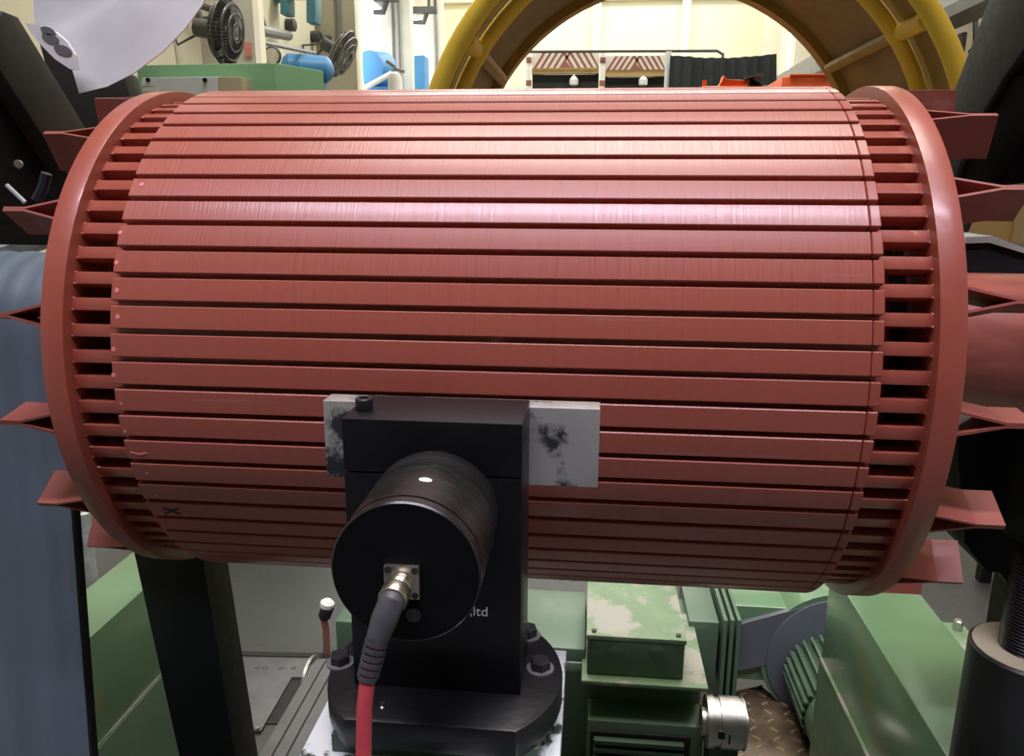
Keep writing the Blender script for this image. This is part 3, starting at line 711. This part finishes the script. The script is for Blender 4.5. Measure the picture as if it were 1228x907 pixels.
# upright lever with a white knob, and the green box beside it
LV = thing('lever', 'thin dark red lever with white knob behind the stand', 'lever', tuple(at(392, 785, z=0)))
p = at(392, 785, z=0); yl = p.y
B().tube([p, at(391, 755, y=yl), at(388, 742, y=yl)], .011, 10).build('lever_rod', 'chevron_red', LV)
B().lathe([(0, .014), (.01, .02), (.045, .02), (.055, .014)], at(388, 742, y=yl), at(395, 724, y=yl), 14).build('lever_neck', 'pit_dark', LV)
B().lathe([(0, .014), (.012, .022), (.025, .022), (.034, .012)], at(391, 731, y=yl), at(393, 722, y=yl), 14).build('lever_knob', 'white_paint', LV)
GB = thing('gearbox', 'dark green gearbox partly hidden behind the black sensor', 'gearbox', (-.4, .9, 0))
a, b_ = at(401, 745, y=.9), at(470, 800, y=.9)
B().box((a.x, .9, 0), (b_.x+.05, 1.2, a.z)).build('gear_case', 'green_machine', GB, bevel=.01)
B().box((a.x-.02, .88, 0), (b_.x+.07, 1.22, .04)).build('gear_foot', 'green_dark', GB, bevel=.004)

# ------------------------------------------------------------------ yellow ring guard standing on the floor
YN = 3.0; cN = at(823, 227, y=YN); rN = (at(1173, 227, y=YN)-cN).length; rN = min(rN, cN.z-.002)
RG = thing('ring_frame', 'big yellow tubular ring frame with brown inner band behind the rotor', 'ring', (cN.x, 2.5, cN.z-rN))
def ring_pts(y, r, n=96): return [(cN.x+r*math.cos(2*PI*i/n), y, cN.z+r*math.sin(2*PI*i/n)) for i in range(n)]
tr_ = .046
B().tube(ring_pts(YN, rN-tr_), tr_, 14, closed=True).build('ring_tube', 'yellow', RG)
B().tube(ring_pts(YN+.36, rN-tr_-.035), tr_*.85, 14, closed=True).build('ring_tube', 'yellow', RG)
def band(y0, y1, ro, ri): return B().lathe([(0, ri), (0, ro), (y1-y0, ro), (y1-y0, ri)], (cN.x, y0, cN.z), (cN.x, 9, cN.z), 96, closed=True)
band(YN+.03, YN+.33, rN-.01, rN-.03).build('front_band', 'khaki', RG)
band(YN+.39, YN+1.50, rN-.005, rN-.03).build('rear_band', 'khaki', RG)
band(YN+1.50, YN+1.62, rN, rN-.08).build('rear_rail', 'khaki_rail', RG)
for k in range(10):
    a = math.radians(36+37*k)
    if k == 9: a = math.radians(-17)
    p = Vector((cN.x+(rN-.06)*math.cos(a), 0, cN.z+(rN-.06)*math.sin(a)))
    B().tube([p+Vector((0, YN+.03, 0)), p+Vector((0, YN+.33, 0))], .042, 10).build('cross_tube', 'yellow', RG)
    B().tube([p+Vector((0, YN+.38, 0)), p+Vector((0, YN+1.52, 0))], .036, 10).build('cross_tube', 'khaki_rail', RG)
for s in (-1, 1): B().prism([(cN.x+s*.35, 0), (cN.x+s*.75, 0), (cN.x+s*.75, cN.z-math.sqrt(rN*rN-.75**2)-.002), (cN.x+s*.35, cN.z-math.sqrt(rN*rN-.35**2)-.002)], 'y', YN+.5, YN+1.4).build('ring_chock', 'khaki', RG)

# ------------------------------------------------------------------ green control cabinet
CT = thing('control_cabinet', 'green control cabinet with grey front panel behind the rotor at left', 'cabinet', (-1.4, 2.4, 0))
yc1 = 2.2; a = at(163, 78, y=yc1); b_ = at(329, 77, y=yc1-.02); e_ = at(388, 85, z=a.z)
d2 = Vector((e_.x-b_.x, e_.y-b_.y))
B().prism([(a.x, a.y), (b_.x, b_.y), (b_.x+d2.x, b_.y+d2.y), (a.x+d2.x, a.y+d2.y)], 'z', .08, a.z).build('cabinet_body', 'cabinet_green', CT, bevel=.006)
B().box((a.x+.05, yc1+.04, 0), (b_.x-.03, yc1+.3, .08)).build('plinth', 'pit_dark', CT)
c_ = at(286, 91, y=yc1-.14); d_ = at(166, 91, y=yc1-.14)
pnl = B().box((d_.x, yc1-.12, .9), (at(258, 91, y=yc1-.14).x, yc1-.003, c_.z)).build('front_panel', 'panel_grey', CT, bevel=.004)
B().box((at(258, 91, y=yc1-.14).x+.001, yc1-.12, .9), (c_.x, yc1-.003, c_.z)).build('side_panel', 'panel_tan', CT, bevel=.004)
for px in (178, 246):
    p = at(px, 96, y=yc1-.12); B().lathe([(0, .008), (.006, .008)], (p.x, yc1-.1195, p.z), (p.x, -5, p.z), 12).build('panel_knob', 'black_paint', pnl)
for (x0_, x1_, y0_, y1_) in ((170, 185, 97, 103), (172, 190, 105, 110)):
    p, q = at(x0_, y1_, y=yc1-.12), at(x1_, y0_, y=yc1-.12); B().box((p.x, yc1-.122, p.z), (q.x, yc1-.1195, q.z)).build('panel_tag', 'white_print', pnl)

# ------------------------------------------------------------------ wall fans on the left columns
def wall_fan(px, py, yy, rad, label, tilt, spin, wire):
    c = at(px, py, y=yy)
    t = thing('wall_fan', label, 'fan', tuple(c), 'wall fans on the left columns')
    Mx = Matrix.Translation(c) @ Matrix.Rotation(spin, 4, 'Z') @ Matrix.Rotation(tilt, 4, 'Y')
    cage = B()
    for rr, dx in ((1, 0), (.82, .055), (.55, .08), (.28, .09), (.82, -.05), (.55, -.085), (.28, -.1)):
        cage.tube([Mx @ Vector((dx, rad*rr*math.cos(2*PI*i/28), rad*rr*math.sin(2*PI*i/28))) for i in range(28)], .011, 5, closed=True)
    for i in range(48):
        a = 2*PI*i/48; cs, sn = math.cos(a), math.sin(a)
        for sg in (1, -1):
            cage.tube([Mx @ Vector((dx*sg, rad*rr*cs, rad*rr*sn)) for rr, dx in ((1, 0), (.82, .053), (.55, .082), (.2, .095))], .0045, 4)
    cage.build('cage', wire, t)
    for i in range(4):
        a = 2*PI*i/4+.3; bm_ = B(); vs = []
        for rr, hw_ in ((.15, .1), (.5, .24), (.85, .3), (.95, .2)):
            for s in (-1, 1): vs.append(Mx @ Matrix.Rotation(a, 4, 'X') @ Vector((s*.035*rr-.003, s*hw_*rad, rr*rad)))
        vs2 = [v+Mx.to_3x3() @ Vector((.006, 0, 0)) for v in vs]
        bm_.add(vs+vs2, [(0, 1, 3, 2), (2, 3, 5, 4), (4, 5, 7, 6), (8, 10, 11, 9), (10, 12, 13, 11), (12, 14, 15, 13), (0, 2, 10, 8), (1, 9, 11, 3), (2, 4, 12, 10), (3, 11, 13, 5), (4, 6, 14, 12), (5, 13, 15, 7), (6, 7, 15, 14), (0, 8, 9, 1)])
        bm_.build('fan_blade', 'fan_dark', t)
    B().cyl(Mx @ Vector((-.05, 0, 0)), Mx @ Vector((-.26, 0, 0)), .075).build('fan_motor', 'fan_dark', t)
    B().tube([Mx @ Vector((-.2, 0, 0)), c+Vector((-.25, 0, .22)), Vector((c.x-.3, c.y+.45, c.z+.26))], .03, 8).build('wall_bracket', 'fan_dark', t)
    B().tube([Mx @ Vector((-.24, 0, -.05)), c+Vector((-.42, -.02, -.1)), c+Vector((-.48, -.02, .1)), Vector((c.x-.35, c.y+.45, c.z+.2))], .012, 6).build('power_lead', 'fan_dark', t)
    return t
wall_fan(271, 38, 5.9, .265, 'dark wall fan above the green cabinet, the nearer of the two', .15, 0.0, 'fan_dark')
wall_fan(411, 65, 8.9, .28, 'grey wall fan on the second column above the green cabinet, seen edge-on', .5, 0.0, 'fan_wire')

# stand fan post dark (below first fan)
p = at(276, 70, y=6.0)
B().cyl((p.x, 6.0, 0), (p.x, 6.0, p.z+.2), .05, n=14).build('fan_post', 'fan_dark', bpy.data.objects['wall_fan'])

# hoist details on the left wall
HO = thing('jib_pipe', 'grey horizontal pipe bracket on the left wall between two columns', 'pipe', tuple(at(320, 40, y=6.9)))
B().tube([at(312, 36, y=6.7), at(346, 43, y=8.1)], .05, 10).build('pipe_arm', 'pipe_grey', HO)
B().tube([at(313, 17, y=6.7), at(319, 36, y=6.9)], .02, 8).build('pipe_stay', 'pipe_grey', HO)
for nm, lab, pts_ in (('wall_bracket', 'teal steel hoist bracket high on the left wall, nearer the grey pipe', ((340, 0), (350, 0), (350, 19), (340, 19))), ('wall_bracket', 'teal steel hoist bracket high on the left wall, next to the second column', ((371, -4), (382, -4), (382, 29), (371, 29)))):
    v = [at(px, py, y=8.2) for px, py in pts_]
    t = thing(nm, lab, 'bracket', tuple(v[0]), 'teal hoist brackets')
    B().prism([(q.x, q.z) for q in v], 'y', 8.1, 8.3).build('bracket_plate', 'teal', t, bevel=.01)
    B().box((XL+.002, 8.12, v[0].z-.02), (v[1].x, 8.28, v[0].z+.12)).build('bracket_arm', 'teal', t, bevel=.01)
for (px, py) in ((345, 30), (375, 44)):
    p = at(px, py, x=XL+.01); q = B().lathe([(0, .07), (.09, .07), (.1, .05)], (XL+.002, p.y, p.z), (5, p.y, p.z), 16).build('wall_socket', 'fan_dark')
    tag(q, 'round dark socket on the cream wall %s' % ('below the nearer teal bracket' if px == 345 else 'below the farther teal bracket'), 'socket')
# blue tank on a frame, headlamp
BT = thing('blue_tank', 'blue horizontal tank behind the green cabinet', 'tank', tuple(at(360, 78, y=7.9)))
a = at(336, 78, y=7.8)
B().lathe([(0, .02), (.03, .1), (.08, .14), (.48, .14), (.53, .1), (.56, .02)], (a.x, 7.8, a.z-.02), (a.x+2, 8.6, a.z-.05), 28).build('tank_shell', 'blue', BT)
for dx in (.12, .4): B().box((a.x+dx-.03, 7.82, 0), (a.x+dx+.03, 8.0, a.z-.12)).build('tank_leg', 'blue', BT)
B().tube([at(314, 51, y=6.75), at(378, 64, y=8.3)], .02, 8).build('tank_rail', 'pipe_grey', BT)
LMp = thing('round_lamp', 'round chrome work lamp above the green cabinet edge', 'lamp', tuple(at(326, 68, y=6.8)))
p = at(326, 67, y=6.8)
B().lathe([(0, .03), (.06, .085), (.07, .09), (.08, .08)], (p.x, 6.88, p.z), (p.x, -5, p.z), 24).build('lamp_shell', 'fan_dark', LMp)
B().lathe([(0, .07), (.004, .05)], (p.x, 6.799, p.z), (p.x, -5, p.z), 24).build('lamp_glass', 'bright_steel', LMp)
B().tube([(p.x, 6.88, p.z), (p.x, 6.95, p.z-.3), (p.x, 6.95, 0)], .02, 8).build('lamp_post', 'pipe_grey', LMp)
# red/white notice on the first column
p = at(308, 60, x=XL+.5); q = B().box((XL+.4, 6.343, p.z-.06), (XL+.47, 6.3495, p.z+.06)).build('notice', 'sign_red', smooth=False)
# keep notice as part of the column
attach(q, wl)
# blue compressor fans beyond the second column
BC = thing('blue_compressor', 'blue round-bodied compressor beyond the second column', 'machine', tuple(at(445, 90, y=11.6)))
p = at(444, 84, y=11.6)
B().lathe([(0, .05), (.05, .26), (.4, .28), (.45, .2)], (p.x, 11.4, p.z), (p.x+.3, 12.2, p.z), 28).build('compressor_drum', 'blue', BC)
B().box((p.x-.42, 11.5, 0), (p.x-.22, 11.9, p.z+.34)).build('compressor_frame', 'blue', BC, bevel=.02)
B().tube([at(433, 108, y=11.3), at(470, 88, y=11.3)], .04, 8).build('compressor_handle', 'white_paint', BC)
B().box((p.x-.3, 11.4, 0), (p.x+.4, 12.2, p.z-.26)).build('compressor_base', 'blue', BC)
BT2 = B().box((at(495, 66, y=14.2).x, 14.2, 0), (at(509, 66, y=14.2).x, 14.6, at(500, 66, y=14.2).z)).build('blue_cabinet', 'blue', bevel=.03)
tag(BT2, 'blue steel cabinet by the far left wall beside the yellow ring', 'cabinet')
WB = thing('white_bottle', 'white gas bottle with grey valve near the third column', 'bottle', tuple(at(474, 105, y=9.5)))
p = at(474, 100, y=9.5); zt_ = at(474, 86, y=9.5).z
B().lathe([(0, .09), (zt_-.10, .09), (zt_-.03, .07), (zt_, .03)], (p.x, 9.5, .0), (p.x, 9.5, 9), 20).build('bottle_body', 'white_paint', WB)
B().tube([(p.x, 9.5, zt_-.02), (p.x, 9.5, zt_+.06), (p.x-.1, 9.5, zt_+.13)], .025, 8).build('bottle_valve', 'pipe_grey', WB)
B().tube([(p.x, 9.5, zt_+.04), (p.x+.12, 9.5, zt_+.0)], .02, 8).build('bottle_lever', 'pipe_grey', WB)
# conduits and crane-rail brackets on the columns
for (px, yy, lab) in ((405, 10.0, 'grey conduit running down the second column to the fan'), (477, 13.05, 'pair of dark conduits on the third column'), (522, 15.9, 'thin dark conduit on the fourth column')):
    p = at(px, 40, x=XL+.38)
    if px == 405: q = B().tube([(XL+.28, 9.465, 2.9), (XL+.28, 9.465, CZ)], .035, 8)
    elif px == 477: q = B().tube([(XL+.32, 12.565, 1.9), (XL+.32, 12.565, CZ)], .02, 8).tube([(XL+.22, 12.575, 1.9), (XL+.22, 12.575, CZ)], .02, 8)
    else: q = B().tube([(XL+.38, 15.365, 1.9), (XL+.38, 15.365, CZ)], .03, 8)
    tag(q.build('conduit', 'fan_wire'), lab, 'conduit', 'wall conduits')
for (px, py, yy, lab) in ((452, 4, 12.2, 'dark crane-rail clamp above the third column'), (502, 18, 14.9, 'dark crane-rail clamp beside the fourth column')):
    c = at(px, py, y=yy); t = thing('rail_clamp', lab, 'clamp', tuple(c), 'crane rail clamps')
    B().box((c.x-.35, yy-.06, c.z+.02), (c.x+.35, yy+.06, c.z+.14)).build('clamp_bar', 'fan_dark', t, bevel=.01)
    B().tube([c+Vector((-.15, 0, .02)), c+Vector((-.12, 0, -.13)), c+Vector((.1, 0, -.13)), c+Vector((.15, 0, .02))], .045, 8).build('clamp_hook', 'fan_dark', t)
    for dx in (.2, .32): B().box((c.x+dx-.02, yy-.05, c.z+.12), (c.x+dx+.02, yy+.05, c.z+.35)).build('clamp_stud', 'fan_dark', t)

# ------------------------------------------------------------------ booths with chevron panels at the back
def booth(x0p, x1p, lab, yy=13.0, ytop=62, ymid=82, ybeam=89):
    a = at(x0p, ytop, y=yy); b2 = at(x1p, ytop, y=yy); zm = at(x0p, ymid, y=yy).z; zbm = at(x0p, ybeam, y=yy).z
    t = thing('paint_booth', lab, 'booth', ((a.x+b2.x)/2, yy, 0), 'booths with chevron panels')
    B().box((a.x, yy, zm), (b2.x, yy+.05, a.z)).build('chevron_panel', 'chevron_white', t, smooth=False)
    st = B(); wx = b2.x-a.x; hz = a.z-zm; cxm = (a.x+b2.x)/2
    for i in range(-5, 6):
        if i == 0: continue
        s = 1 if i < 0 else -1
        xb_ = cxm + i*wx/10.5
        v = [(xb_-s*.0, zm), (xb_+.045, zm), (xb_+.045+s*hz*.62, a.z-.01), (xb_+s*hz*.62, a.z-.01)]
        v = [(min(max(q[0], a.x), b2.x), q[1]) for q in v]
        st.prism(v, 'y', yy-.006, yy)
    st.prism([(cxm-.1, zm), (cxm+.1, zm), (cxm, zm+hz*.45)], 'y', yy-.007, yy)
    st.build('chevron_stripes', 'chevron_red', t, smooth=False)
    B().box((a.x, yy-.03, zbm), (b2.x, yy+.08, zm-.003)).build('lintel', 'tan_beam', t, smooth=False)
    B().box((a.x, yy+.1, 0), (b2.x, yy+.14, zbm)).build('dark_opening', 'dark_void', t, smooth=False)
    B().box((a.x, yy+.14, 0), (a.x+.06, yy+2.0, a.z)).build('booth_side', 'dark_void', t, smooth=False)
    B().box((b2.x-.06, yy+.14, 0), (b2.x, yy+2.0, a.z)).build('booth_side', 'dark_void', t, smooth=False)
    c = at(x0p+(x1p-x0p)*.62, 98, y=yy)
    B().lathe([(0, .03), (.02, .07), (.1, .075), (.16, .03)], (c.x, yy-.0, c.z-.07), (c.x, yy, 9), 16).build('booth_lamp', 'white_paint', t)
    B().tube([(c.x, yy, c.z+.08), (c.x, yy, zbm)], .02, 6).build('lamp_rod', 'white_paint', t)
    return t
booth(638, 719, 'booth with red chevron panel, the left of the two at the back')
booth(726, 799, 'booth with red chevron panel, the right one next to the black curtain', ytop=67, ymid=84, ybeam=92)
for px, lab in ((634, 'red and white striped post at the left edge of the booths'), (722, 'red and white striped post between the two booths')):
    t = thing('striped_post', lab, 'post', (at(px, 100, y=12.9).x, 12.9, 0), 'striped posts')
    x_ = at(px, 100, y=12.9).x; zt_ = at(px, 62, y=12.9).z; nst = 20
    B().cyl((x_, 12.9, 0), (x_, 12.9, zt_), .045, n=14).build('post_tube', 'white_paint', t)
    for i in range(nst):
        if i % 2: B().cyl((x_, 12.9, zt_*i/nst), (x_, 12.9, zt_*(i+.5)/nst), .048, n=14).build('red_band', 'chevron_red', t)
FRm = thing('curtain_rail', 'thin dark pipe rail running above the booths and the curtain', 'rail', (.6, 12.7, 0))
B().tube([at(632, 62, y=12.7), at(640, 62, y=12.7), at(860, 61, y=12.7), at(868, 66, y=12.7)], .022, 8).build('top_pipe', 'fan_dark', FRm)
for px in (802,):
    p = at(px, 62, y=12.7); B().cyl((p.x, 12.7, 0), (p.x, 12.7, p.z), .05, n=12).build('frame_post', 'panel_grey', FRm)
p = at(867, 66, y=12.7); B().cyl((p.x, 12.75, 0), (p.x, 12.7, p.z), .02, n=12).build('frame_post', 'fan_dark', FRm)
# black curtain with folds
a, b_ = at(804, 66, y=12.5), at(931, 63, y=12.5)
nf = 64; vs = []; fs = []
for r_i, zz in enumerate((a.z, 0.0)):
    for i in range(nf+1):
        t = i/nf; flare = (1-r_i)*0
        xx = a.x+(b_.x-a.x)*t + (0.28*t if r_i else 0)
        vs.append((xx, 12.5+.03*math.sin(t*60)+.02*math.sin(t*23+1), zz-(.05*math.sin(t*PI) if not r_i else 0)))
for i in range(nf): fs.append((i, i+1, nf+2+i, nf+1+i))
k = len(vs); vs += [(x, y+.012, z) for x, y, z in vs]; fs += [tuple(k+i for i in reversed(f)) for f in fs[:nf]]
tag(B().add(vs, fs).build('curtain', 'curtain'), 'black hanging curtain beside the chevron booths', 'curtain')
# orange hoist machine and orange box
OM = thing('orange_machine', 'small orange machine with black lever in front of the black curtain', 'machine', (at(890, 110, y=5.2).x, 5.2, 0))
pts_ = [(862, 103), (866, 97), (868, 90), (872, 95), (898, 96), (899, 101), (880, 104)]
v = [at(px, py, y=5.2) for px, py in pts_]
B().prism([(q.x, q.z) for q in v], 'y', 5.2, 5.32).build('machine_arm', 'orange', OM, bevel=.005)
p = at(846, 95, y=5.2); B().cyl((p.x, 5.25, p.z-.15), (p.x, 5.25, p.z), .015).build('machine_pin', 'orange', OM)
B().tube([at(899, 98, y=5.2), at(908, 101, y=5.2), at(918, 106, y=5.2)], .02, 8).build('machine_lever', 'black_paint', OM)
B().lathe([(0, .02), (.01, .07), (.03, .06)], at(905, 95, y=5.2), at(904, 85, y=5.2), 16).build('machine_knob', 'black_paint', OM)
q = at(840, 104, y=5.2); q2_ = at(925, 104, y=5.2)
B().box((q.x, 5.15, 0), (q2_.x, 5.6, q.z)).build('machine_body', 'orange', OM, bevel=.02)
OB = thing('orange_box', 'flat orange steel box between the curtain and the yellow ring', 'box', (at(970, 110, y=6).x, 6, 0))
a, b_ = at(938, 92, y=6.0), at(1000, 92, y=6.0)
B().box((a.x, 6.0, 0), (b_.x, 6.6, a.z)).build('box_body', 'orange', OB, bevel=.01)
B().box((a.x+.06, 5.99, a.z+.001), (b_.x-.04, 6.5, a.z+.02)).build('box_lid', 'orange', OB, bevel=.005)

# ------------------------------------------------------------------ right side background
CR = thing('crane_runway', 'grey crane runway beam along the right wall', 'beam', (XR-.5, 9, 4.4))
zr_ = at(1120, 18, x=3.3).z
B().box((XR-.55, 4.0, zr_-.05), (XR-.35, YB-.3, zr_+.25)).build('runway_beam', 'pipe_grey', CR, smooth=False)
B().box((XR-.6, 4.0, zr_-.16), (XR-.3, YB-.3, zr_-.055)).build('runway_rail', 'fan_dark', CR, smooth=False)
for yy in (5.2, 8.2, 11.2, 14.2): B().box((XR-.56, yy-.06, zr_-.4), (XR-.3, yy+.06, zr_-.165)).build('runway_bracket', 'pipe_grey', CR)
t = tag(B().box((XR-.34, at(1153, 66, x=XR-.33).y, at(1153, 66, x=XR-.33).z-.22), (XR-.3, at(1153, 66, x=XR-.33).y+.25, at(1153, 66, x=XR-.33).z+.2)).build('switch_box', 'fan_dark', bevel=.01), 'small dark switch box on the right wall by the yellow ring', 'switch box')
t = tag(B().tube([at(1170, -10, x=XR-.2), at(1170, 55, x=XR-.2), at(1164, 62, x=XR-.2)], .025, 8).build('conduit', 'fan_dark'), 'dark conduit on the right wall above the switch box', 'conduit', 'wall conduits')
CRt = thing('wooden_crate', 'tan wooden crate behind the right end of the rotor', 'crate', (1.4, 1.9, 0))
a = at(1166, 196, y=1.75); b_ = at(1330, 196, y=1.75)
B().box((a.x, 1.75, 1.02), (b_.x, 2.04, a.z)).build('crate_body', 'cardboard', CRt, bevel=.004)
B().box((a.x-.01, 1.74, a.z+.001), (b_.x+.01, 2.045, a.z+.02)).build('crate_lid', 'cardboard', CRt, bevel=.003)
B().box((b_.x-.25, 1.739, 1.03), (b_.x-.17, 1.749, a.z-.02)).build('crate_batten', 'tan_beam', CRt)
for yy in (1.77, 1.98):
    for xx in (a.x+.42, b_.x-.06): B().box((xx, yy, 0), (xx+.04, yy+.04, 1.019)).build('crate_leg', 'post_black', CRt)
# pipework glimpsed at far left
LP = thing('pipe_stand', 'pale grey pipe stand at the far left behind the end ring', 'pipe', (-1.3, .9, 0))
p0, p1 = at(-20, 305, y=.9), at(70, 278, y=.9)
B().tube([p0, p1], .03, 8).build('pipe_rail', 'worn_edge', LP)
p = at(12, 275, y=1.0); B().tube([(p.x, 1.0, 0), (p.x, 1.0, p.z+.05)], .03, 8).build('pipe_upright', 'worn_edge', LP)
p = at(14, 262, y=.95); B().lathe([(0, .04), (.08, .05), (.1, .02)], (p.x, .95, p.z-.06), (p.x, .95, 9), 14).build('pipe_fitting', 'teal', LP)
p = at(102, 625, y=.8); B().tube([(p.x, .8, 0), (p.x, .8, p.z+.02)], .012, 8).build('pipe_peg', 'worn_edge', LP)
